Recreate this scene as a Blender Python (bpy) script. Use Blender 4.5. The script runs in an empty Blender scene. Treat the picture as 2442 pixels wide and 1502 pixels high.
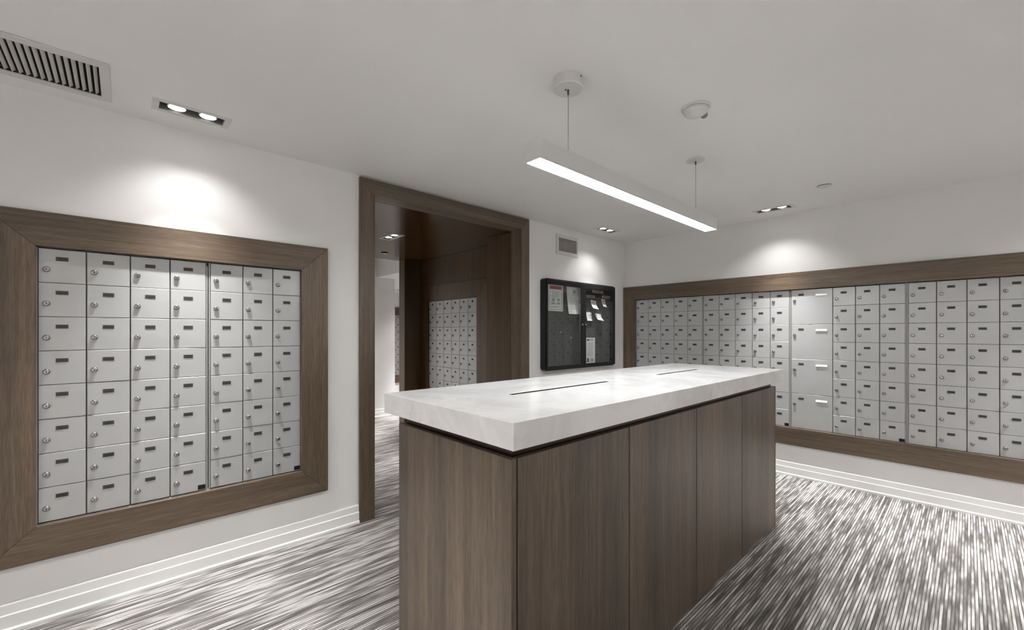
import bpy, math, random
from mathutils import Vector, Matrix
random.seed(7)
R = math.radians
scene = bpy.context.scene
col = scene.collection

# ------------------------------------------------------------------ camera, world, exposure
F_PX, HORIZON, YAW = 1005.43, 792.56, 0.8255
cam_d = bpy.data.cameras.new('camera')
cam = bpy.data.objects.new('camera', cam_d); col.objects.link(cam)
cam_d.sensor_fit = 'HORIZONTAL'; cam_d.sensor_width = 36.0
cam_d.lens = F_PX / 2442 * 36.0
cam_d.shift_y = (HORIZON - 751) / 2442
cam_d.clip_start = 0.02; cam_d.clip_end = 60
cam.location = (-4.5105, -2.8636, 1.3124)
cam.rotation_euler = (R(90), 0, YAW - R(90))
scene.camera = cam

w = bpy.data.worlds.new('world'); scene.world = w; w.use_nodes = True
w.node_tree.nodes['Background'].inputs[0].default_value = (0.05, 0.05, 0.05, 1)
w.node_tree.nodes['Background'].inputs[1].default_value = 0.2

vs = scene.view_settings
scene.display_settings.display_device = 'sRGB'
vs.view_transform = 'Standard'; vs.look = 'None'; vs.gamma = 1.0; vs.use_curve_mapping = False
vs.exposure = -0.20

PENDANT_STRENGTH = 84.0      # radiance of the pendant's diffuser
SPOT_W = 18.0                # watts of one downlight lamp: wide spill
BEAM_W = 190.0               # and its narrow core beam
REAR_FILL_W = 110.0               # unseen lamps added as fill in the rear half of the room
LENS_STRENGTH = 9.0

# ------------------------------------------------------------------ materials
def mat(name, color=(.8, .8, .8), rough=.5, metal=0., emit=None, strength=0., spec=.5):
    m = bpy.data.materials.new(name); m.use_nodes = True
    b = m.node_tree.nodes['Principled BSDF']
    b.inputs['Base Color'].default_value = (*color, 1)
    b.inputs['Roughness'].default_value = rough
    b.inputs['Metallic'].default_value = metal
    b.inputs['Specular IOR Level'].default_value = spec
    if emit:
        b.inputs['Emission Color'].default_value = (*emit, 1)
        b.inputs['Emission Strength'].default_value = strength
    return m

def nodes(m):
    nt = m.node_tree
    return nt, nt.nodes, nt.links, nt.nodes['Principled BSDF']

def coords(nt, scale, rnd=True):
    """object coordinates, stretched, shifted by a per-object random amount"""
    tc = nt.nodes.new('ShaderNodeTexCoord'); mp = nt.nodes.new('ShaderNodeMapping')
    mp.inputs['Scale'].default_value = scale
    nt.links.new(tc.outputs['Object'], mp.inputs['Vector'])
    if rnd:
        oi = nt.nodes.new('ShaderNodeObjectInfo'); mul = nt.nodes.new('ShaderNodeMath'); mul.operation = 'MULTIPLY'
        mul.inputs[1].default_value = 37.0
        nt.links.new(oi.outputs['Random'], mul.inputs[0]); nt.links.new(mul.outputs[0], mp.inputs['Location'])
    return mp.outputs['Vector']

def noise(nt, vec, scale=1., detail=4., rough=.5, dist=0.):
    n = nt.nodes.new('ShaderNodeTexNoise')
    n.inputs['Scale'].default_value = scale; n.inputs['Detail'].default_value = detail
    n.inputs['Roughness'].default_value = rough; n.inputs['Distortion'].default_value = dist
    nt.links.new(vec, n.inputs['Vector'])
    return n.outputs['Fac']

def ramp(nt, fac, stops):
    r = nt.nodes.new('ShaderNodeValToRGB'); e = r.color_ramp.elements
    while len(e) < len(stops): e.new(.5)
    for el, (p, c) in zip(e, stops):
        el.position = p; el.color = (*c, 1)
    nt.links.new(fac, r.inputs['Fac'])
    return r.outputs['Color']

def mix(nt, fac, a, b, blend='MIX'):
    m = nt.nodes.new('ShaderNodeMix'); m.data_type = 'RGBA'; m.blend_type = blend
    if isinstance(fac, float): m.inputs['Factor'].default_value = fac
    else: nt.links.new(fac, m.inputs['Factor'])
    for s, v in ((6, a), (7, b)):
        if isinstance(v, tuple): m.inputs[s].default_value = (*v, 1)
        else: nt.links.new(v, m.inputs[s])
    return m.outputs[2]

def bump(nt, height, strength, dist=.002):
    b = nt.nodes.new('ShaderNodeBump'); b.inputs['Strength'].default_value = strength; b.inputs['Distance'].default_value = dist
    nt.links.new(height, b.inputs['Height'])
    nt.links.new(b.outputs['Normal'], nt.nodes['Principled BSDF'].inputs['Normal'])

def paint(name, c, rough=.6):
    m = mat(name, c, rough, spec=.3); nt, N, L, b = nodes(m)
    f = noise(nt, coords(nt, (1, 1, 1), False), 1.3, 3)
    L.new(ramp(nt, f, [(.3, tuple(x * .975 for x in c)), (.7, tuple(min(1, x * 1.02) for x in c))]), b.inputs['Base Color'])
    bump(nt, noise(nt, coords(nt, (1, 1, 1), False), 220, 2), .08, .001)
    return m

def wood(name, axis, c0=(.076, .053, .035), c1=(.152, .112, .078), rough=.42, spec=.45):
    m = mat(name, c1, rough, spec=spec); nt, N, L, b = nodes(m)
    fine = [48., 48., 48.]; wide = [7., 7., 7.]; tick = [260., 260., 260.]
    fine['xyz'.index(axis)] = 1.6; wide['xyz'.index(axis)] = .35; tick['xyz'.index(axis)] = 14.
    f1 = noise(nt, coords(nt, tuple(fine)), 1, 5, .6, .3)
    f2 = noise(nt, coords(nt, tuple(wide)), 1, 2, .5)
    f3 = noise(nt, coords(nt, tuple(tick)), 1, 2, .5)
    base = ramp(nt, f1, [(.28, c0), (.72, c1)])
    g = ramp(nt, f2, [(.3, (.68, .70, .72)), (.7, (1.26, 1.22, 1.18))])
    c = mix(nt, 1.0, base, g, 'MULTIPLY')
    t = ramp(nt, f3, [(.35, (.78, .78, .78)), (.6, (1.08, 1.08, 1.08))])
    L.new(mix(nt, 1.0, c, t, 'MULTIPLY'), b.inputs['Base Color'])
    bump(nt, f3, .12, .001)
    return m

M = {}
M['wall'] = paint('wall_paint', (.79, .782, .772))
M['ceiling'] = paint('ceiling_paint', (.80, .792, .782), .75)
M['trim'] = mat('baseboard_enamel', (.82, .82, .81), .28)
for a in 'xyz': M['wood_' + a] = wood('brown_oak_' + a, a)
M['wood_panel'] = wood('island_oak', 'z', (.088, .065, .047), (.160, .124, .093), .40)
M['wood_gloss'] = wood('passage_oak_gloss', 'x', (.045, .022, .007), (.085, .043, .014), .16, .6)
M['wood_deep'] = wood('passage_oak', 'z', (.060, .031, .011), (.112, .064, .027), .34, .5)
M['black'] = mat('black_plastic', (.006, .006, .0065), .42, spec=.35)
M['dark'] = mat('dark_void', (.02, .018, .017), .8)
M['reveal'] = mat('dark_bronze_reveal', (.035, .022, .016), .22, .6)
M['white_metal'] = mat('white_powder_coat', (.62, .616, .61), .42)
M['vent_grey'] = mat('vent_grey_paint', (.62, .60, .585), .5)
M['housing'] = mat('lamp_housing_grey', (.16, .155, .15), .5)
M['steel'] = mat('brushed_steel_cable', (.42, .41, .40), .35, .9)
M['gunmetal'] = mat('gunmetal', (.12, .11, .10), .35, .8)
M['slot'] = mat('slot_liner_metal', (.075, .066, .064), .55, .2)
M['chrome'] = mat('chrome_lock', (.36, .355, .35), .26, .95)
M['key'] = mat('keyway_dark', (.03, .03, .03), .5)
M['diffuser'] = mat('pendant_diffuser', (.9, .9, .9), .5, emit=(.98, .99, 1), strength=PENDANT_STRENGTH)
M['lens'] = mat('lamp_lens', (.9, .9, .9), .3, emit=(1, .98, .95), strength=LENS_STRENGTH)
M['tag'] = mat('tag_plate', (.055, .054, .053), .5)
M['tag_mid'] = mat('tag_insert', (.028, .027, .027), .5)
M['paper'] = mat('paper_white', (.82, .82, .80), .7)
M['ink'] = mat('print_grey', (.42, .42, .42), .7)
M['ink_dark'] = mat('print_dark', (.10, .09, .10), .7)
M['red'] = mat('poster_red', (.36, .030, .055), .6)
M['label_grey'] = mat('label_grey', (.40, .38, .38), .5)
M['white_label'] = mat('white_card', (.92, .93, .93), .3)

# mailbox paint: satin silver grey
m = M['door'] = mat('mailbox_silver_grey', (.445, .45, .45), .36, .25); nt, N, L, b = nodes(m)
f = noise(nt, coords(nt, (1, 1, 1)), 9, 3)
L.new(ramp(nt, f, [(.3, (.435, .44, .439)), (.7, (.46, .465, .463))]), b.inputs['Base Color'])
bump(nt, noise(nt, coords(nt, (1, 1, 1)), 14, 1), .12, .003)
M['carcass'] = mat('mailbox_carcass_grey', (.15, .145, .14), .5, .3)
M['rail'] = mat('mailbox_rail_grey', (.34, .34, .335), .45, .3)

# quartz worktop
m = M['quartz'] = mat('white_quartz', (.8, .8, .8), .13, spec=.55); nt, N, L, b = nodes(m)
v = coords(nt, (1, 1, 1), False)
cl = ramp(nt, noise(nt, v, 2.6, 6, .62, .8), [(.38, (.70, .695, .69)), (.62, (.86, .855, .845))])
vein = noise(nt, v, 4.5, 8, .68, 1.6)
vm = ramp(nt, vein, [(.470, (0, 0, 0)), (.497, (1, 1, 1)), (.503, (1, 1, 1)), (.53, (0, 0, 0))])
msk = ramp(nt, noise(nt, v, 3.1, 3), [(.50, (0, 0, 0)), (.68, (.30, .30, .30))])
fac = mix(nt, 1.0, vm, msk, 'MULTIPLY')
L.new(mix(nt, fac, cl, (.42, .40, .385)), b.inputs['Base Color'])

# carpet: pale dashes running along x on charcoal
m = M['carpet'] = mat('dash_carpet', (.3, .3, .3), .95, spec=.1); nt, N, L, b = nodes(m)
def row_dashes(width, xs, seed):
    """rows of tufts along x: each row is quantised in y, a 1-D noise along x decides its dashes"""
    tc = nt.nodes.new('ShaderNodeTexCoord'); sp = nt.nodes.new('ShaderNodeSeparateXYZ'); L.new(tc.outputs['Object'], sp.inputs[0])
    def mth(op, a, v=None):
        q = nt.nodes.new('ShaderNodeMath'); q.operation = op
        L.new(a, q.inputs[0])
        if v is not None:
            if isinstance(v, float): q.inputs[1].default_value = v
            else: L.new(v, q.inputs[1])
        return q.outputs[0]
    wob = mth('MULTIPLY', noise(nt, coords(nt, (4, 3, 1), False), 1, 1), .0012)
    yr = mth('DIVIDE', mth('ADD', sp.outputs['Y'], wob), width)
    row = mth('FLOOR', yr)
    cb = nt.nodes.new('ShaderNodeCombineXYZ')
    L.new(mth('MULTIPLY', sp.outputs['X'], xs), cb.inputs[0]); L.new(mth('MULTIPLY', row, 7.317), cb.inputs[1]); cb.inputs[2].default_value = seed
    ridge = mth('PINGPONG', mth('FRACT', yr), .5)          # 0 in the grooves between rows, .5 on the crest
    return noise(nt, cb.outputs[0], 1, 2, .55), ridge
d1, ridge = row_dashes(.0127, 2.8, 3.)
d2, r2 = row_dashes(.0052, 7.0, 11.)
pz = noise(nt, coords(nt, (.9, 1.6, 1), False), 1, 2, .5)
fz = noise(nt, coords(nt, (340, 340, 1), False), 1, 2, .6)
c1 = ramp(nt, d1, [(.36, (.135, .128, .123)), (.48, (.29, .277, .268)), (.58, (.61, .59, .565))])
c1 = mix(nt, ramp(nt, ridge, [(.06, (0, 0, 0)), (.24, (1, 1, 1))]), (.105, .098, .094), c1)
c2 = ramp(nt, d2, [(.36, (.74, .735, .73)), (.62, (1.2, 1.19, 1.18))])
c = mix(nt, 1.0, c1, c2, 'MULTIPLY')
c = mix(nt, 1.0, c, ramp(nt, pz, [(.3, (.88, .88, .88)), (.7, (1.12, 1.12, 1.12))]), 'MULTIPLY')
c = mix(nt, 1.0, c, ramp(nt, fz, [(.3, (.78, .78, .78)), (.7, (1.18, 1.18, 1.18))]), 'MULTIPLY')
L.new(c, b.inputs['Base Color'])
bump(nt, d2, .5, .004)

# grey felt
m = M['felt'] = mat('board_felt', (.10, .10, .10), .95, spec=.1); nt, N, L, b = nodes(m)
L.new(ramp(nt, noise(nt, coords(nt, (60, 60, 160)), 3, 4, .6), [(.3, (.075, .074, .074)), (.7, (.125, .123, .122))]), b.inputs['Base Color'])
M['felt_dark'] = mat('board_header_felt', (.020, .015, .016), .9)

# window glass of the notice cabinet: thin pane, clear with a fresnel reflection
m = M['glass'] = bpy.data.materials.new('thin_glass'); m.use_nodes = True
nt = m.node_tree; nt.nodes.clear()
o_ = nt.nodes.new('ShaderNodeOutputMaterial'); ms = nt.nodes.new('ShaderNodeMixShader')
tr = nt.nodes.new('ShaderNodeBsdfTransparent'); gl = nt.nodes.new('ShaderNodeBsdfGlossy'); fr = nt.nodes.new('ShaderNodeFresnel')
gm = nt.nodes.new('ShaderNodeNewGeometry'); mq = nt.nodes.new('ShaderNodeMath'); mq.operation = 'MULTIPLY_ADD'
nt.links.new(gm.outputs['Backfacing'], mq.inputs[0]); mq.inputs[1].default_value = 1 / 1.5 - 1.5; mq.inputs[2].default_value = 1.5
nt.links.new(mq.outputs[0], fr.inputs['IOR']); gl.inputs['Roughness'].default_value = .02
tr.inputs['Color'].default_value = (.94, .95, .95, 1)
nt.links.new(fr.outputs[0], ms.inputs[0]); nt.links.new(tr.outputs[0], ms.inputs[1]); nt.links.new(gl.outputs[0], ms.inputs[2])
nt.links.new(ms.outputs[0], o_.inputs[0])

# ------------------------------------------------------------------ geometry helpers
class MB:
    """collects shapes into one mesh"""
    def __init__(s): s.v = []; s.f = []; s.m = []; s.sm = []
    def add(s, verts, faces, mi=0, smooth=False):
        o = len(s.v); s.v += [tuple(p) for p in verts]
        s.f += [tuple(i + o for i in f) for f in faces]; s.m += [mi] * len(faces); s.sm += [smooth] * len(faces)
        return s
    def box(s, x0, x1, y0, y1, z0, z1, mi=0):
        x0, x1 = sorted((x0, x1)); y0, y1 = sorted((y0, y1)); z0, z1 = sorted((z0, z1))
        return s.add([(x0, y0, z0), (x1, y0, z0), (x1, y1, z0), (x0, y1, z0), (x0, y0, z1), (x1, y0, z1), (x1, y1, z1), (x0, y1, z1)],
                     [(0, 3, 2, 1), (4, 5, 6, 7), (0, 1, 5, 4), (1, 2, 6, 5), (2, 3, 7, 6), (3, 0, 4, 7)], mi)
    def prism(s, pts, fn, a, b, mi=0, smooth=False):
        """polygon pts (2-D) extruded from a to b; fn(u, v, t) -> point"""
        n = len(pts)
        vv = [fn(u, v, a) for u, v in pts] + [fn(u, v, b) for u, v in pts]
        s.add(vv, [tuple(range(n))[::-1], tuple(range(n, 2 * n))], mi)
        o = len(s.v) - 2 * n
        for i in range(n):
            j = (i + 1) % n
            s.f.append((o + i, o + j, o + n + j, o + n + i)); s.m.append(mi); s.sm.append(smooth)
        return s
    def lathe(s, prof, cx, cy, cz, axis='z', n=24, mi=0, mis=None, sharp=False):
        """prof [(radius, height)], revolved about the axis; sharp: crisp edges along the profile"""
        if sharp:
            for i, ((r0, h0), (r1, h1)) in enumerate(zip(prof, prof[1:])):
                o = len(s.v); m_ = mis[i] if mis else mi
                for r, h in ((r0, h0), (r1, h1)):
                    for k in range(n if r > 0 else 1):
                        a = 2 * math.pi * k / n; s.v.append((cx + r * math.cos(a), cy + r * math.sin(a), cz + h))
                for k in range(n):
                    j = (k + 1) % n
                    s.f.append((o + k, o + j, o + n + j, o + n + k) if r1 > 0 else (o + k, o + j, o + n)); s.m.append(m_); s.sm.append(True)
            return s
        vv = []
        for r, h in prof:
            for k in range(n):
                a = 2 * math.pi * k / n; p, q = r * math.cos(a), r * math.sin(a)
                vv.append({'z': (cx + p, cy + q, cz + h), 'y': (cx + p, cy + h, cz + q), 'x': (cx + h, cy + p, cz + q)}[axis])
        o = len(s.v); s.v += vv
        for i in range(len(prof) - 1):
            for k in range(n):
                j = (k + 1) % n
                s.f.append((o + i * n + k, o + i * n + j, o + (i + 1) * n + j, o + (i + 1) * n + k))
                s.m.append(mis[i] if mis else mi); s.sm.append(True)
        s.f.append(tuple(o + k for k in range(n))[::-1]); s.m.append(mis[0] if mis else mi); s.sm.append(False)
        e = o + (len(prof) - 1) * n
        s.f.append(tuple(e + k for k in range(n))); s.m.append(mis[-1] if mis else mi); s.sm.append(False)
        return s
    def slab(s, xs, ys, z0, z1, holes, fn=lambda a, b, c: (a, b, c), mi=0):
        """a slab xs[0]..xs[1] x ys[0]..ys[1] with rectangular holes (x0, x1, y0, y1); fn maps to 3-D"""
        X = sorted({xs[0], xs[1], *[q for h in holes for q in h[:2] if xs[0] < q < xs[1]]})
        Y = sorted({ys[0], ys[1], *[q for h in holes for q in h[2:] if ys[0] < q < ys[1]]})
        nx, ny = len(X) - 1, len(Y) - 1
        solid = lambda i, j: 0 <= i < nx and 0 <= j < ny and not any(
            h[0] < (X[i] + X[i + 1]) / 2 < h[1] and h[2] < (Y[j] + Y[j + 1]) / 2 < h[3] for h in holes)
        idx = {}
        def V(i, j, k):
            if (i, j, k) not in idx:
                idx[i, j, k] = len(s.v); s.v.append(tuple(fn(X[i], Y[j], (z0, z1)[k])))
            return idx[i, j, k]
        def F(*q): s.f.append(q); s.m.append(mi); s.sm.append(False)
        for i in range(nx):
            for j in range(ny):
                if not solid(i, j): continue
                F(V(i, j, 0), V(i, j + 1, 0), V(i + 1, j + 1, 0), V(i + 1, j, 0))
                F(V(i, j, 1), V(i + 1, j, 1), V(i + 1, j + 1, 1), V(i, j + 1, 1))
                if not solid(i - 1, j): F(V(i, j, 0), V(i, j, 1), V(i, j + 1, 1), V(i, j + 1, 0))
                if not solid(i + 1, j): F(V(i + 1, j, 0), V(i + 1, j + 1, 0), V(i + 1, j + 1, 1), V(i + 1, j, 1))
                if not solid(i, j - 1): F(V(i, j, 0), V(i + 1, j, 0), V(i + 1, j, 1), V(i, j, 1))
                if not solid(i, j + 1): F(V(i, j + 1, 0), V(i, j + 1, 1), V(i + 1, j + 1, 1), V(i + 1, j + 1, 0))
        return s
    def mesh(s, name, mats):
        me = bpy.data.meshes.new(name); me.from_pydata(s.v, [], s.f)
        for q in (mats if isinstance(mats, (list, tuple)) else [mats]): me.materials.append(q)
        me.polygons.foreach_set('material_index', s.m); me.polygons.foreach_set('use_smooth', s.sm)
        import bmesh
        bm = bmesh.new(); bm.from_mesh(me); bmesh.ops.recalc_face_normals(bm, faces=bm.faces); bm.to_mesh(me); bm.free()
        me.update(); return me
    def build(s, name, mats, parent=None, loc=(0, 0, 0), rot=(0, 0, 0), bevel=0., seg=2):
        o = bpy.data.objects.new(name, s.mesh(name, mats)); col.objects.link(o)
        o.location = loc; o.rotation_euler = rot
        if parent: o.parent = parent
        if bevel:
            b = o.modifiers.new('bevel', 'BEVEL'); b.width = bevel; b.segments = seg; b.limit_method = 'ANGLE'; b.angle_limit = R(40)
        return o

def thing(name, label, cat, loc=(0, 0, 0), rotz=0., group=None):
    o = bpy.data.objects.new(name, None); o.empty_display_size = .1; col.objects.link(o)
    o.location = loc; o.rotation_euler = (0, 0, rotz); o['label'] = label; o['category'] = cat
    if group: o['group'] = group
    return o

def tag(o, label, cat, group=None):
    o['label'] = label; o['category'] = cat
    if group: o['group'] = group
    return o

def struct(o): o['kind'] = 'structure'; return o

def rename(o, label): o['label'] = label; return o

H = 2.4
# ------------------------------------------------------------------ the setting
VENT = (-5.17, -4.583, -.452, -.157)          # opening of the ceiling grille
DL = []                                        # downlight openings cut into the main ceiling
def dl_rect(cx, cy, along): return (cx - .13, cx + .13, cy - .043, cy + .043) if along == 'x' else (cx - .043, cx + .043, cy - .13, cy + .13)
MAIN_DL = [(-4.255, -.243, 'x'), (-.285, -1.695, 'y'), (-.73, -.253, 'x'), (-.285, -3.75, 'y'), (-5.95, -.243, 'x'), (-.285, -5.3, 'y'),
           (-6.7, -2.6, 'y'), (-5.6, -5.2, 'x'), (-3.1, -5.2, 'x'), (-4.48, -1.72, 'y')]  # those beyond the grille and at the rear are unseen, added as fill
holes = [dl_rect(*q) for q in MAIN_DL] + [VENT]
struct(MB().slab((-7, 0), (-6, 0), H, H + .12, holes).build('ceiling', M['ceiling']))
struct(MB().box(-7.1, 2.2, -6.1, 6.0, -.1, 0).build('floor', M['carpet']))

OPEN = (-3.26, -1.71, -.01, 2.335)           # doorway
LBANK = (-4.803, -3.677, .437, 1.706)
wallvent = (-1.226, -.926, 2.148, 2.292)
struct(MB().slab((-7, .12), (0, H + .12), 0, .12, [OPEN, LBANK, wallvent], lambda a, b, c: (a, c, b)).build('wall_left', M['wall']))
RBANK = (-3.172, -.158, .437, 1.706)
struct(MB().slab((-6, 0), (0, H + .12), 0, .12, [RBANK], lambda a, b, c: (c, a, b)).build('wall_right', M['wall']))
struct(MB().box(-7.12, -7, -6, .12, 0, H + .12).build('wall_back', M['wall']))
struct(MB().box(-7.12, .12, -6.12, -6, 0, H + .12).build('wall_front', M['wall']))

# stepped baseboard with a small shoe strip: profile (depth from wall, height)
BASE = [(0, 0), (.024, 0), (.024, .014), (.020, .018), (.015, .020), (.015, .074), (.013, .077), (.010, .078), (.009, .118), (.006, .124), (0, .124)]
def baseboard(name, a, b, fn):
    struct(MB().prism(BASE, fn, a, b).build(name, M['trim']))
baseboard('baseboard_left', -7, -3.314, lambda u, v, t: (t, -u, v))
baseboard('baseboard_left', -1.660, 0, lambda u, v, t: (t, -u, v))
baseboard('baseboard_right', -6, 0, lambda u, v, t: (-u, t, v))
baseboard('baseboard_back', -6, 0, lambda u, v, t: (-7 + u, t, v))
baseboard('baseboard_front', -7, 0, lambda u, v, t: (t, -6 + u, v))

# wood casing round the doorway: three mitred boards
def board(parent, pts, y0, y1, mt, name='board', fn=None, bevel=.0012):
    fn = fn or (lambda u, v, t: (u, t, v))
    return MB().prism(pts, fn, y0, y1).build(name, mt, parent, bevel=bevel, seg=1)
tr1 = struct(bpy.data.objects.new('trim_1', None)); col.objects.link(tr1); tr1.location = (-2.485, 0, 0)
ox0, ox1, oz, ix0, ix1, iz = -.826, .822, 2.388, -.719, .719, 2.281
g = .0012
board(tr1, [(ox0, 0), (ix0, 0), (ix0, iz - g), (ox0, oz - g)], -.022, .119, M['wood_z'], 'casing_board')
board(tr1, [(ix1, 0), (ox1, 0), (ox1, oz - g), (ix1, iz - g)], -.022, .119, M['wood_z'], 'casing_board')
board(tr1, [(ox0, oz), (ix0, iz), (ix1, iz), (ox1, oz)], -.022, .119, M['wood_x'], 'casing_board')

# the wood-lined passage behind the doorway
JX, NX, Y2 = -1.766, -1.508, 2.209
struct(MB().box(JX, NX + .3, .1205, .478, 0, 2.279).build('wall_passage_right', M['wood_deep'], bevel=.002, seg=1))
struct(MB().box(-3.5, -3.204, .1205, .478, 0, 2.279).build('wall_passage_left', M['wood_deep'], bevel=.002, seg=1))
NB = (.975, 2.028, .345, 1.728)                # opening of the niche mailboxes
struct(MB().slab((.478, Y2), (0, 2.279), 0, .1, [NB], lambda a, b, c: (NX + c, a, b)).build('wall_niche', M['wood_deep']))
struct(MB().box(JX, -1.2, Y2, 2.36, 0, 2.279).build('wall_pilaster', M['wood_deep'], bevel=.002, seg=1))
SDL = (-2.508, 1.112)
struct(MB().slab((-4.62, -1.2), (.121, 2.36), 2.281, 2.62, [dl_rect(*SDL, 'y')]).build('ceiling_passage', M['wood_gloss']))
struct(MB().box(-4.62, -1.321, 3.351, 5.7, 0, 2.17).box(-4.62, -1.62, 3.351, 5.7, 2.17, 2.62).build('wall_corridor_end', M['wall']))
struct(MB().box(-4.72, -4.6, .12, 5.7, 0, 2.62).build('wall_corridor_left', M['wall']))

FDL = [(-.55, 4.9, 'x'), (-.75, 2.95, 'x')]  # unseen downlights added to light the lobby
CDL = [(-2.9, 2.85, 'x')]  # unseen downlight added to brighten the corridor end
struct(MB().slab((-4.6, -1.62), (2.36, 3.351), 2.60, 2.72, [dl_rect(*CDL[0])]).build('ceiling_corridor', M['ceiling']))
struct(MB().slab((-1.62, 2.1), (2.36, 5.82), 2.165, 2.60, [dl_rect(*q) for q in FDL]).build('ceiling_lobby', M['ceiling']))
FB = (-.286, .042, .36, 1.70)
struct(MB().slab((-1.321, 2.1), (0, 2.165), 5.7, 5.82, [FB], lambda a, b, c: (a, c, b)).build('wall_far', M['wall']))
struct(MB().box(2.0, 2.1, 2.36, 5.7, 0, 2.165).build('wall_lobby_right', M['wall']))
struct(MB().box(-1.2, 2.1, 2.24, 2.36, 0, 2.165).build('wall_lobby_near', M['wall']))
baseboard('baseboard_corridor', -4.6, -1.321, lambda u, v, t: (t, 3.351 - u, v))
baseboard('baseboard_far', -1.321, 2.0, lambda u, v, t: (t, 5.7 - u, v))

# ------------------------------------------------------------------ mailbox banks
def lock_mesh(r=.0115, h=.011):
    return MB().lathe([(r * 1.12, 0), (r * 1.12, -.002), (r, -.003), (r * .96, -h * .85), (r * .82, -h), (r * .55, -h - .0006)], 0, 0, 0, 'y', 16) \
        .box(-.0012, .0012, -h - .0016, -h - .0004, -.0045, .0045, 1).mesh('lock', [M['chrome'], M['key']])
def tag_mesh(w=.041, h=.0185):
    b = MB().box(-w / 2, w / 2, -.0016, 0, -h / 2, h / 2, 0).box(-w / 2 + .0045, w / 2 - .0045, -.0022, -.0016, -h / 2 + .0035, h / 2 - .0035, 1)
    return b.mesh('number_tag', [M['tag'], M['tag_mid']])
def smalltag_mesh(w=.030, h=.020): return MB().box(-w / 2, w / 2, -.0018, 0, -h / 2, h / 2, 0).mesh('number_tag', [M['black']])
def door_mesh(w, h):
    return MB().prism([(0.0022, 0.0011), (w - .0022, .0011), (w - .0022, h - .0011), (.0022, h - .0011)], lambda u, v, t: (u, t, v), 0, .012).mesh('mailbox_door', [M['door']])
LOCK, TAG, STAG = lock_mesh(), tag_mesh(), smalltag_mesh()
DOORS = {}
def dmesh(w, h):
    k = (round(w, 4), round(h, 4))
    if k not in DOORS:
        b = MB()
        e = .0016                      # a soft folded edge: front face inset and proud of the rim
        x0, x1, z0, z1 = .0022, w - .0022, .0011, h - .0011
        fr_ = [(x0 + e, 0, z0 + e), (x1 - e, 0, z0 + e), (x1 - e, 0, z1 - e), (x0 + e, 0, z1 - e)]
        rm = [(x0, e, z0), (x1, e, z0), (x1, e, z1), (x0, e, z1)]
        bk = [(x0, .014, z0), (x1, .014, z0), (x1, .014, z1), (x0, .014, z1)]
        b.add(fr_ + rm + bk, [(0, 1, 2, 3), (11, 10, 9, 8)] + [(i, 4 + i, 4 + (i + 1) % 4, (i + 1) % 4) for i in range(4)] +
              [(4 + i, 8 + i, 8 + (i + 1) % 4, 4 + (i + 1) % 4) for i in range(4)])
        DOORS[k] = b.mesh('mailbox_door', [M['door']])
    return DOORS[k]
def new(name, me, parent, loc, rot=(0, 0, 0)):
    o = bpy.data.objects.new(name, me); col.objects.link(o); o.parent = parent; o.location = loc; o.rotation_euler = rot
    return o
CARD = MB().prism([(0, -.0075), (-.0075, -.0075), (-.0020, .0075), (0, .0075)], lambda u, v, t: (t, u, v), -.041, .041).mesh('label_holder', [M['white_label']])
STICK = MB().box(-.017, .017, -.0008, 0, -.0125, .0125).mesh('sticker', [M['black']])

def bank(label, loc, rotz, layout, group=None, cw=.156, rh=.1567, lock=LOCK, tg=TAG, sticker=False, catch=False, small=False, depth=.30, top=1.698):
    """layout: list of columns, each a list of (number of rows spanned, columns spanned)"""
    t = thing('mailbox_bank', label, 'mailboxes', (loc[0], loc[1], 0), rotz, group)
    wid = sum(c[0][1] for c in layout) * cw; bot = top - 8 * rh
    c = MB().box(-.006, wid + .006, .016, depth, bot - .003, top + .003)
    c.build('carcass', M['carcass'], t)
    for k in (-.007, wid):             # folded side rails at the ends of the bank
        MB().box(k, k + .0066, .003, .016, bot - .003, top + .003).build('side_rail', M['rail'], t)
    x = 0.
    for ci, colm in enumerate(layout):
        cs = colm[0][1]; z = top; dw = cs * cw
        for rs, _ in colm:
            dh = rs * rh; z -= dh
            d = new('mailbox_door', dmesh(dw, dh), t, (x, random.uniform(-.0006, .0006), z), (R(random.uniform(-.25, .25)), 0, R(random.uniform(-.3, .3))))
            k = cw / .156
            new('number_tag', tg, d, (.0765 * k if not small else .085, 0, dh - (.045 if not small else .041)))
            new('lock', lock, d, ((.027 if cs == 1 else .026) * k, 0, dh - (.096 if not small else .105)), (0, R(random.uniform(-25, 25)), 0))
            if cs > 1:
                new('label_holder', CARD, d, (.227, 0, dh - .051))
            if sticker and ci == len(layout) - 1 and z < bot + .01:
                new('sticker', STICK, d, (dw - .021, 0, .0175))
        x += dw
    if catch:
        MB().box(wid + .001, wid + .0077, -.003, .000, top - .018, top + .001).build('corner_catch', M['black'], t)
    return t
one = [(1, 1)] * 8
G = 'mailbox banks'
bank('grey bank of four mailbox columns, left part of the wall panel below the ceiling grille', (-4.795, .002), 0, [one] * 4, G, sticker=True, catch=True)
bank('grey bank of three mailbox columns beside the wooden doorway', (-4.153, .002), 0, [one] * 3, G, sticker=True)
bank('grey bank of five mailbox columns nearest the room corner, behind the counter end', (.002, -.166), R(-90), [one] * 5, G)
bank('grey bank of five mailbox columns left of the parcel lockers, one tall door in it', (.002, -.962), R(-90),
     [one] * 4 + [[(1, 1)] * 4 + [(2, 1)] + [(1, 1)] * 2], G, sticker=True, catch=True)
bank('grey bank with four large parcel lockers and three columns of small mailboxes', (.002, -1.7575), R(-90), [[(2, 2)] * 4] + [one] * 3, G, sticker=True, cw=.1538)
bank('grey bank of four mailbox columns right of the parcel locker bank, at the picture edge', (.002, -2.542), R(-90), [one] * 4, G)
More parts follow.
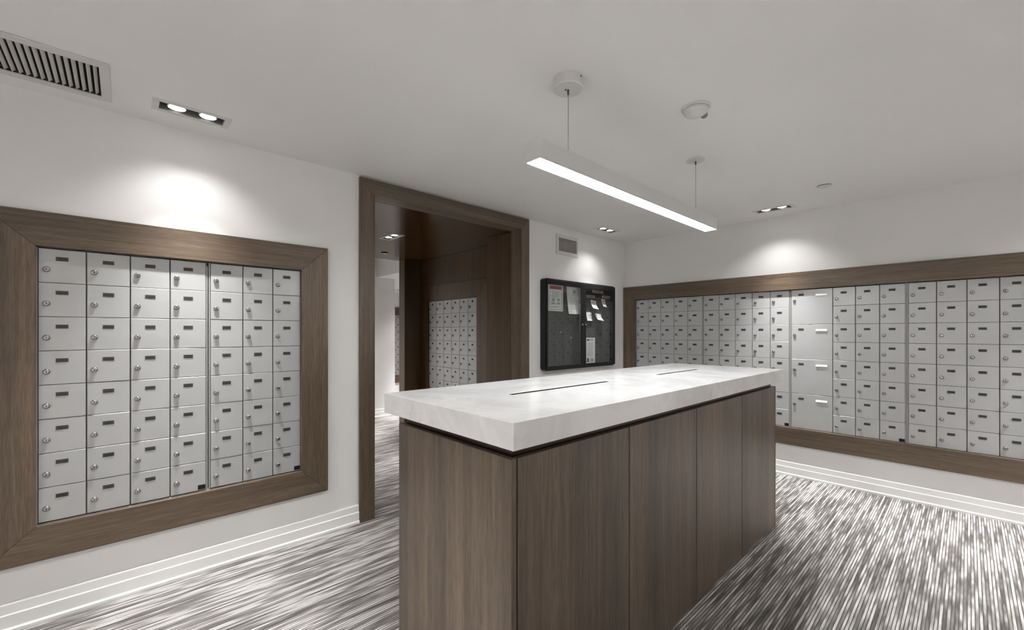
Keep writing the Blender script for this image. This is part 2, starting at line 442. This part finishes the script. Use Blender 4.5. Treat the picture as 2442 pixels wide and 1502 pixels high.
bank('grey mailbox bank with small black tags seen through the doorway in the dark niche', (NX + .002, 2.020), R(-90), [one] * 6, G,
     cw=.172, rh=.1702, tg=STAG, small=True, depth=.25, top=1.720)
bank('pale mailbox bank on the farthest wall, seen as a sliver through the doorway', (-.282, 5.702), 0, [one] * 2, G, cw=.159, rh=.1655, tg=STAG, small=True, top=1.691)

# wooden picture-frame surrounds of mitred boards
def surround(label, loc, rotz, x0, x1, X0, X1, z0, z1, Z0, Z1, th=.022, mats=('wood_x', 'wood_z')):
    t = thing('mailbox_surround', label, 'frame', loc, rotz, 'wood surrounds of the mailboxes')
    g = .0008; a, b = -th - .0013, -.0013
    board(t, [(X0, Z1), (x0, z1), (x1, z1), (X1, Z1)], a, b, M[mats[0]])
    board(t, [(X0, Z0), (X1, Z0), (x1, z0), (x0, z0)], a, b, M[mats[0]])
    board(t, [(X0, Z0 + g), (x0, z0 + g), (x0, z1 - g), (X0, Z1 - g)], a, b, M[mats[1]])
    board(t, [(X1, Z0 + g), (X1, Z1 - g), (x1, z1 - g), (x1, z0 + g)], a, b, M[mats[1]])
    return t
surround('brown wooden surround of the seven mailbox columns left of the doorway', (-4.24, 0, 0), 0, -.559, .555, -.722, .715, .439, 1.704, .281, 1.860)
surround('long brown wooden surround of the mailbox wall right of the notice cabinet', (0, -1.67, 0), R(-90), -1.505, 1.502, -1.665, 1.660, .443, 1.703, .283, 1.858)
surround('dark wooden surround of the niche mailboxes behind the doorway', (NX, 1.5, 0), R(-90), -.524, .520, -.707, .722, .352, 1.722, .16, 1.922, .012, ('wood_deep', 'wood_deep'))
surround('brown wooden surround of the pale mailboxes on the farthest wall', (-.12, 5.7, 0), 0, -.166, .158, -.33, .32, .362, 1.695, .205, 1.865)

# ------------------------------------------------------------------ island counter
isl = thing('island_counter', 'wood-panelled island counter with thick white quartz top and two slots', 'counter', (-2.46, -1.62, 0))
dx, dy = 2.46, 1.62
S1 = (-3.362 + dx, -2.682 + dx, -1.622 + dy, -1.593 + dy); S2 = (-2.180 + dx, -1.622 + dx, -1.622 + dy, -1.593 + dy)
MB().slab((-3.717 + dx, -1.203 + dx), (-2.009 + dy, -1.225 + dy), .982, 1.062, [S1, S2]).build('countertop', M['quartz'], isl, bevel=.0025)
for S in (S1, S2):
    e = .0004; S_ = (S[0] + e, S[1] - e, S[2] + e, S[3] - e)
    MB().slab(S_[:2], S_[2:], .86, 1.0612, [(S[0] + .003, S[1] - .003, S[2] + .003, S[3] - .003)]).build('slot_liner', M['slot'], isl)
cx0, cx1, cy0, cy1, cz = -3.69 + dx, -1.262 + dx, -1.972 + dy, -1.300 + dy, .946
MB().slab((cx0 + .022, cx1 - .022), (cy0 + .020, cy1 - .020), cz - .002, .982, [(S1[0] - .006, S2[1] + .006, S1[2] - .006, S1[3] + .006)]).build('recessed_strip', M['reveal'], isl)
MB().slab((cx0 + .021, cx1 - .004), (cy0 + .022, cy1 - .022), .002, cz - .003, [(S1[0] - .006, S2[1] + .006, S1[2] - .006, S1[3] + .006)]).build('carcass', M['dark'], isl)
MB().box(cx0, cx0 + .020, cy0, cy1, .004, cz).build('end_panel', M['wood_panel'], isl, bevel=.0015)
MB().box(cx1 - .003, cx1 + .017, cy0, cy1, .004, cz).build('end_panel', M['wood_panel'], isl, bevel=.0015)
edges = [-3.667, -3.069, -2.473, -1.874, -1.268]
for a, b in zip(edges, edges[1:]):
    MB().box(a + dx + .003, b + dx - .003, cy0, cy0 + .020, .010, cz).build('door', M['wood_panel'], isl, bevel=.0015)
    MB().box(a + dx + .003, b + dx - .003, cy1 - .020, cy1, .010, cz).build('back_panel', M['wood_panel'], isl, bevel=.0015)

# ------------------------------------------------------------------ pendant
pen = thing('pendant_light', 'long white linear pendant lamp hanging over the island counter', 'lamp', (-2.473, -1.695, 2.4))
p = lambda x: x + 2.473
MB().slab((p(-3.322), p(-1.626)), (-.040, .040), 1.992 - H, 1.998 - H, [(p(-3.316), p(-1.632), -.036, .036)]) \
    .box(p(-3.322), p(-1.626), -.040, .040, 1.998 - H, 2.070 - H).build('beam', M['white_metal'], pen, bevel=.001, seg=1)
MB().box(p(-3.3155), p(-1.6325), -.0355, .0355, 1.9915 - H, 1.9978 - H).build('diffuser', M['diffuser'], pen)
can = MB().lathe([(.064, 0), (.064, -.040), (.060, -.045), (.0, -.045)], p(-3.103), 0, 0, n=40, sharp=True).build('canopy', M['white_metal'], pen)
MB().lathe([(.003, 0), (.003, -.003), (.001, -.0035)], p(-3.103) + .004, -.0645, -.012, 'y', 8).build('screw', M['key'], can)
MB().lathe([(.0028, -.045), (.0028, -.050), (.001, -.0505)], p(-3.103) - .012, .004, 0, 'z', 8).build('screw', M['key'], can)
MB().lathe([(.054, 0), (.054, -.005), (.050, -.008), (.0, -.008)], p(-1.855), 0, 0, n=40, sharp=True).build('canopy', M['white_metal'], pen)
for x, zt in ((-3.103, -.045), (-1.855, -.008)):
    MB().lathe([(.0045, zt), (.0045, zt - .016), (.0025, zt - .024), (.001, zt - .025)], p(x), 0, 0, n=12).build('cable_gripper', M['gunmetal'], pen)
    MB().lathe([(.0016, zt - .024), (.0016, 2.071 - H)], p(x), 0, 0, n=8).build('cable', M['steel'], pen)

# ------------------------------------------------------------------ recessed twin downlights
def downlight(label, cx, cy, along, z=H, aim=(0, 0), power=SPOT_W, frame='white_metal'):
    t = thing('ceiling_downlight', label, 'downlight', (cx, cy, z), 0 if along == 'x' else R(90), 'recessed twin downlights')
    MB().slab((-.155, .155), (-.068, .068), -.0025, .0, [(-.129, .129), (-.0, .0)] and [(-.129, .129, -.042, .042)]).build('trim_frame', M[frame], t, bevel=.0008, seg=1)
    hb = MB().slab((-.1285, .1285), (-.0415, .0415), -.001, .10, [(-.1265, .1265, -.0395, .0395)])
    hb.box(-.1285, .1285, -.0415, .0415, .10, .104)
    hb.build('housing', M['housing'], t)
    for s in (-1, 1):
        lx = s * .062
        lamp = MB().lathe([(.0395, .038), (.0395, .010), (.0385, .007), (.0355, .006), (.0345, .0085)], lx, 0, 0, n=24).build('lamp', M['steel'], t)
        MB().lathe([(.034, .0065), (.024, .0045), (.0, .004)], lx, 0, 0, n=24).build('lens', M['lens'], lamp)
        d = Vector((aim[0], aim[1], -1.)); d.rotate(Matrix.Rotation(-t.rotation_euler[2], 3, 'Z'))
        for nm, pw, size in (('downlight_spill', power, 112), ('downlight_beam', power * BEAM_W / SPOT_W, 60)):
            ld = bpy.data.lights.new(nm, 'SPOT'); ld.energy = pw; ld.color = (1, .99, .98)
            ld.spot_size = R(size); ld.spot_blend = .75 if size > 90 else 1.0; ld.shadow_soft_size = .03
            lo = bpy.data.objects.new(nm, ld); col.objects.link(lo); lo.parent = t
            lo.location = (lx, 0, .002); lo.rotation_euler = d.to_track_quat('-Z', 'Y').to_euler()
    return t
LBL = ['white-framed twin downlight in the ceiling beside the long air grille', 'twin downlight in the ceiling above the parcel lockers',
       'twin downlight in the ceiling above the black notice cabinet', 'twin downlight above the mailboxes at the picture edge, outside the view',
       'added twin fill downlight beyond the ceiling grille, outside the view', 'added twin fill downlight by the rear of the mailbox wall, outside the view',
       'added twin fill downlight along the back wall, outside the view', 'unseen twin downlight added as fill behind the camera, near the back wall', 'unseen twin downlight added as fill behind the camera, near the middle', 'twin downlight straight above the viewer, outside the view']
AIM = [(0, .0), (.0, 0), (0, .0), (-.2, .25), (0, .0), (.0, 0), (0, 0), (0, 0), (0, 0), (0, 0)]
POW = [.9, 1, .8, 2.2, .4, 1, 0, 0, 0, 1.5]
for (x, y, a), l, am, pw in zip(MAIN_DL, LBL, AIM, POW): downlight(l, x, y, a, aim=am, power=SPOT_W * pw or REAR_FILL_W)
downlight('twin downlight set in the dark wooden ceiling of the passage', SDL[0], SDL[1], 'y', 2.281, power=SPOT_W * .55)
downlight('unseen twin downlight added to light the lobby before the farthest mailboxes', *FDL[0], z=2.165, power=SPOT_W * 3.2)
downlight('unseen twin downlight added to light the lobby beside the pilaster', *FDL[1], z=2.165, power=SPOT_W * 3.2)
downlight('unseen twin downlight added to brighten the corridor beyond the passage', *CDL[0], z=2.60, power=SPOT_W * 4)

# ------------------------------------------------------------------ ceiling and wall grilles
cg = thing('ceiling_grille', 'long white air grille with slanted slats in the ceiling', 'vent', (-4.87, -.305, H), 0)
q = (VENT[0] + 4.87, VENT[1] + 4.87, VENT[2] + .305, VENT[3] + .305)
MB().slab((q[0] - .032, q[1] + .032), (q[2] - .045, q[3] + .040), -.006, 0, [q]).build('frame', M['vent_grey'], cg, bevel=.003, seg=2)
MB().slab((q[0], q[1]), (q[2], q[3]), .0005, .10, [(q[0] + .002, q[1] - .002, q[2] + .002, q[3] - .002)]).box(q[0], q[1], q[2], q[3], .10, .104).build('duct', M['dark'], cg)
sl = MB().prism([(-.0065, -.003), (-.0055, -.004), (.0045, .0050), (.0055, .0080), (.0042, .0068), (-.006, -.002)], lambda u, v, t: (u, t, v), q[2] + .0025, q[3] - .0025).mesh('slat', [M['vent_grey']])
x = q[1] - .012
while x > q[0] + .01:
    new('slat', sl, cg, (x, 0, .004)); x -= .0208

wg = thing('wall_grille', 'small white air grille high on the wall above the notice cabinet', 'vent', (-1.076, 0, 2.22), 0)
q = (-.147, .147, -.066, .069)
MB().slab((-.185, .168), (-.104, .104), -.010, 0, [q], lambda a, b, c: (a, c, b)).build('frame', M['white_metal'], wg, bevel=.003, seg=2)
MB().slab(q[:2], q[2:], .0, .08, [(q[0] + .002, q[1] - .002, q[2] + .002, q[3] - .002)], lambda a, b, c: (a, c, b)).box(q[0], q[1], .08, .084, q[2], q[3]).build('duct', M['dark'], wg)
fin = MB().prism([(-.0022, .0040), (.0016, -.0018), (.0026, -.0012), (-.0012, .0046)], lambda u, v, t: (u, v, t), q[2] + .003, q[3] - .003).mesh('fin', [M['vent_grey']])
for k in range(15): new('fin', fin, wg, (q[0] + .012 + k * .0193, -.004, 0))

# ------------------------------------------------------------------ other ceiling fittings
ms_ = thing('motion_sensor', 'white domed motion sensor with dark lens on the ceiling beside the pendant', 'sensor', (-2.470, -1.966, H))
MB().lathe([(.066, 0), (.066, -.004), (.063, -.008)], 0, 0, 0, n=40).build('base', M['white_metal'], ms_)
MB().lathe([(.061, -.008), (.057, -.020), (.047, -.031), (.031, -.039), (.012, -.043), (.0, -.0435)], 0, 0, 0, n=40).build('dome', M['white_metal'], ms_)
ln = MB()
ln.lathe([(.017, 0), (.016, .004), (.011, .006), (0, .0065)], 0, 0, 0, n=20)
ln.build('lens', M['housing'], ms_, loc=(.032, -.026, -.0325), rot=(R(180 - 22), R(32), 0))
sp = MB().lathe([(.044, 0), (.044, -.003), (.042, -.0045), (.0, -.0055)], 0, 0, 0, n=36, sharp=True)
tag(sp.build('sprinkler_cover', M['white_metal'], None, (-.690, -2.136, H - .004)), 'flat round white sprinkler cover on the ceiling above the parcel lockers', 'sprinkler')
sp2 = MB().lathe([(.040, 0), (.040, -.008), (.037, -.010), (.0, -.011)], 0, 0, 0, n=36, mis=[1, 0, 0, 0])
tag(sp2.build('sprinkler_cover', [M['white_metal'], M['black']], None, (-2.168, 1.965, 2.281)), 'round white disc on the dark wooden passage ceiling', 'sprinkler')

# ------------------------------------------------------------------ notice cabinet
nc = thing('notice_cabinet', 'black wall notice cabinet with two glazed doors', 'notice board', (-.9, 0, 1.39))
ox = .9; oz_ = 1.39
def rrect(x0, x1, z0, z1, r, n=5):
    pts = []
    for cx, cz_, a0 in ((x1 - r, z0 + r, -90), (x1 - r, z1 - r, 0), (x0 + r, z1 - r, 90), (x0 + r, z0 + r, 180)):
        for k in range(n + 1):
            a = R(a0 + 90 * k / n); pts.append((cx + r * math.cos(a), cz_ + r * math.sin(a)))
    return pts
def ring(mb, outer, inner, y0, y1):
    """rounded outer outline with an inner outline of as many points, extruded y0..y1"""
    n = len(outer); o = len(mb.v)
    for pts, y in ((outer, y0), (inner, y0), (outer, y1), (inner, y1)): mb.v += [(u, y, v) for u, v in pts]
    for i in range(n):
        j = (i + 1) % n
        for a, b, c, d in ((i, j, n + j, n + i), (2 * n + i, 3 * n + i, 3 * n + j, 2 * n + j), (i, 2 * n + i, 2 * n + j, j), (n + i, n + j, 3 * n + j, 3 * n + i)):
            mb.f.append((o + a, o + b, o + c, o + d)); mb.m.append(0); mb.sm.append(False)
    return mb
X0, X1, Z0, Z1 = -1.492 + ox, -.305 + ox, .935 - oz_, 1.845 - oz_
ring(MB(), rrect(X0, X1, Z0, Z1, .03), rrect(X0 + .02, X1 - .02, Z0 + .02, Z1 - .02, .012), -.070, -.0013).build('cabinet_body', M['black'], nc, bevel=.004, seg=2)
MB().box(X0 + .018, X1 - .018, -.012, -.002, Z0 + .018, Z1 - .018).build('felt_panel', M['felt'], nc)
MB().box(-.775 + ox, X1 - .024, -.016, -.012, 1.713 - oz_, 1.797 - oz_).build('header_strip', M['felt_dark'], nc)
MID = -.903 + ox
for a, b, gx0, gx1, kx in ((X0 + .010, MID - .001, -1.462 + ox, -.943 + ox, -.935 + ox), (MID + .001, X1 - .010, -.863 + ox, -.352 + ox, -.876 + ox)):
    d = ring(MB(), rrect(a, b, Z0 + .012, Z1 - .012, .008), rrect(gx0, gx1, .980 - oz_, 1.787 - oz_, .004), -.082, -.071).build('glazed_door', M['black'], nc, bevel=.002, seg=1)
    MB().box(gx0 - .004, gx1 + .004, -.078, -.0755, .977 - oz_, 1.790 - oz_).build('glass_pane', M['glass'], d)
    MB().lathe([(.009, -.082), (.009, -.092), (.006, -.095), (0, -.0955)], kx, 0, 1.394 - oz_, 'y', 16).build('lock', M['chrome'], d)

# papers pinned inside
def sheet(name, label, cat, x0, x1, z0, z1, prints=(), tilt=0., curl=0., base='paper', group=None, border=None, y=-.0165):
    cx, cz_ = (x0 + x1) / 2, (z0 + z1) / 2; w_, h_ = x1 - x0, z1 - z0
    def yy(v): return -curl * ((.5 - v / h_) ** 2)
    n = 6; mb = MB(); T = .0008
    o = 0; vv = []
    for k in range(n + 1):
        v = -h_ / 2 + h_ * k / n
        for u in (-w_ / 2, w_ / 2):
            vv += [(u, yy(v) - T, v), (u, yy(v), v)]
    ff = []
    for k in range(n):
        a, b = 4 * k, 4 * (k + 1)
        ff += [(a, a + 2, b + 2, b), (a + 1, b + 1, b + 3, a + 3), (a, b, b + 1, a + 1), (a + 2, a + 3, b + 3, b + 2)]
    ff += [(0, 1, 3, 2), (4 * n, 4 * n + 2, 4 * n + 3, 4 * n + 1)]
    mb.add(vv, ff, 0)
    mats = [M[base], M['ink'], M['ink_dark'], M['red']]
    for (u0, u1, v0, v1, mi) in prints:
        ua, ub = -w_ / 2 + u0 * w_, -w_ / 2 + u1 * w_; va, vb = -h_ / 2 + v0 * h_, -h_ / 2 + v1 * h_
        yv = min(yy(va), yy(vb)) - T - .0003 * mi
        mb.add([(ua, yy(va) - T - .0002 - .0001 * mi, va), (ub, yy(va) - T - .0002 - .0001 * mi, va), (ub, yy(vb) - T - .0002 - .0001 * mi, vb), (ua, yy(vb) - T - .0002 - .0001 * mi, vb)], [(0, 1, 2, 3)], mi)
    o_ = mb.build(name, mats, None, (cx, y, cz_), (0, R(tilt), 0))
    return tag(o_, label, cat, group)
def lines(v0, v1, n, u0=.14, u1=.86, mi=1, fill=.45):
    out = []
    for k in range(n):
        v = v1 - (v1 - v0) * k / max(1, n - 1); h = (v1 - v0) / max(1, n - 1) * fill if n > 1 else .02
        out.append((u0, u1 - random.uniform(0, .18), v - h, v, mi))
    return out
disc = lambda cu, cv, r, mi: (cu - r, cu + r, cv - r * .9, cv + r * .9, mi)
pa = [(.10, .90, .84, .97, 3), (.30, .74, .875, .90, 0), (.24, .66, .925, .945, 0),
      (.08, .10, .05, .97, 2), (.90, .92, .05, .97, 2), (.08, .92, .05, .062, 2)]
pa += lines(.66, .76, 3, .22, .82) + lines(.56, .60, 2, .22, .80)
pa += [(.24, .42, .36, .50, 1), (.20, .46, .26, .33, 1), (.60, .76, .38, .50, 1), (.56, .80, .26, .33, 1)] + lines(.14, .20, 3, .18, .84)
sheet('poster', 'poster with a red header and two small pictures in the notice cabinet', 'poster', -1.391, -1.166, 1.529, 1.792, pa, 0, 0)
pb = [(.42, .62, .76, .90, 1)] + [(.36, .68, .68, .70, 1)] + lines(.34, .62, 9, .20, .84, 1, .3) + lines(.18, .28, 3, .20, .7, 1, .3)
sheet('notice_sheet', 'large white letter with a grey crest near the middle stile of the notice cabinet', 'paper', -1.107, -.872, 1.506, 1.793, pb, 0, .03)
def plate(name, label, x0, x1, z0, z1, ink, y=-.0165):
    mb = MB(); mb.prism(rrect(0, x1 - x0, 0, z1 - z0, .004, 3), lambda u, v, t: (u, t, v), -.002, 0)
    w_, h_ = x1 - x0, z1 - z0
    u = .14 * w_
    while u < .84 * w_:
        s_ = random.uniform(.03, .07) * w_; mb.box(u, u + s_, -.0024, -.002, h_ * .3, h_ * .68, 1); u += s_ + .018 * w_
    return tag(mb.build(name, [M['label_grey'], ink], None, (x0, y, z0)), label, 'sign')
plate('name_plate', 'grey plate with reddish lettering at the top of the notice cabinet', -.666, -.46, 1.756, 1.786, M['red'])
plate('label_strip', 'small white label strip under the header beside the middle stile', -.772, -.619, 1.697, 1.725, M['ink_dark'])
plate('label_strip', 'small white label strip under the header near the cabinet outer edge', -.486, -.32, 1.708, 1.735, M['ink_dark'])
NP = lambda: lines(.35, .75, 4, .2, .85, 1, .35)
GN = 'small notes in the notice cabinet'
sheet('pinned_note', 'upper white note hanging askew under the reddish plate', 'paper', -.700, -.600, 1.574, 1.669, [(.3, .5, .72, .82, 1), (.6, .8, .72, .82, 1)] + NP(), 6, .045, group=GN)
sheet('pinned_note', 'narrow white note pinned below the outer label strip', 'paper', -.497, -.428, 1.604, 1.692, [(.4, .7, .7, .86, 2)] + NP(), 5, .035, group=GN)
sheet('pinned_note', 'white note pinned straight beside the middle stile', 'paper', -.772, -.682, 1.441, 1.535, [(.6, .8, .6, .7, 2)] + NP(), 0, .015, group=GN)
sheet('pinned_note', 'wide white note curling away with a dark shadow below it', 'paper', -.620, -.508, 1.448, 1.524, NP(), 5, .05, group=GN)
sheet('flyer', 'long printed flyer at the bottom of the right glazed door', 'paper', -.775, -.615, .972, 1.254,
      [(.06, .34, .88, .95, 2), (.4, .8, .88, .95, 1), (.08, .30, .05, .20, 2), (.50, .80, .06, .18, 1)] + lines(.30, .80, 14, .12, .84, 1, .4), 0, 0)
for x_, z_, l_ in ((-1.206, 1.316, 'small white dot alone on the grey felt, nearer the poster'), (-1.042, 1.258, 'small white dot alone on the grey felt, nearer the middle stile')):
    pn = MB().lathe([(.002, 0), (.002, -.006), (.006, -.007), (.005, -.014), (0, -.0145)], 0, 0, 0, 'y', 12)  # small round white dot standing on the felt
    tag(pn.build('white_dot', M['white_label'], None, (x_, -.0125, z_)), l_, 'pin')
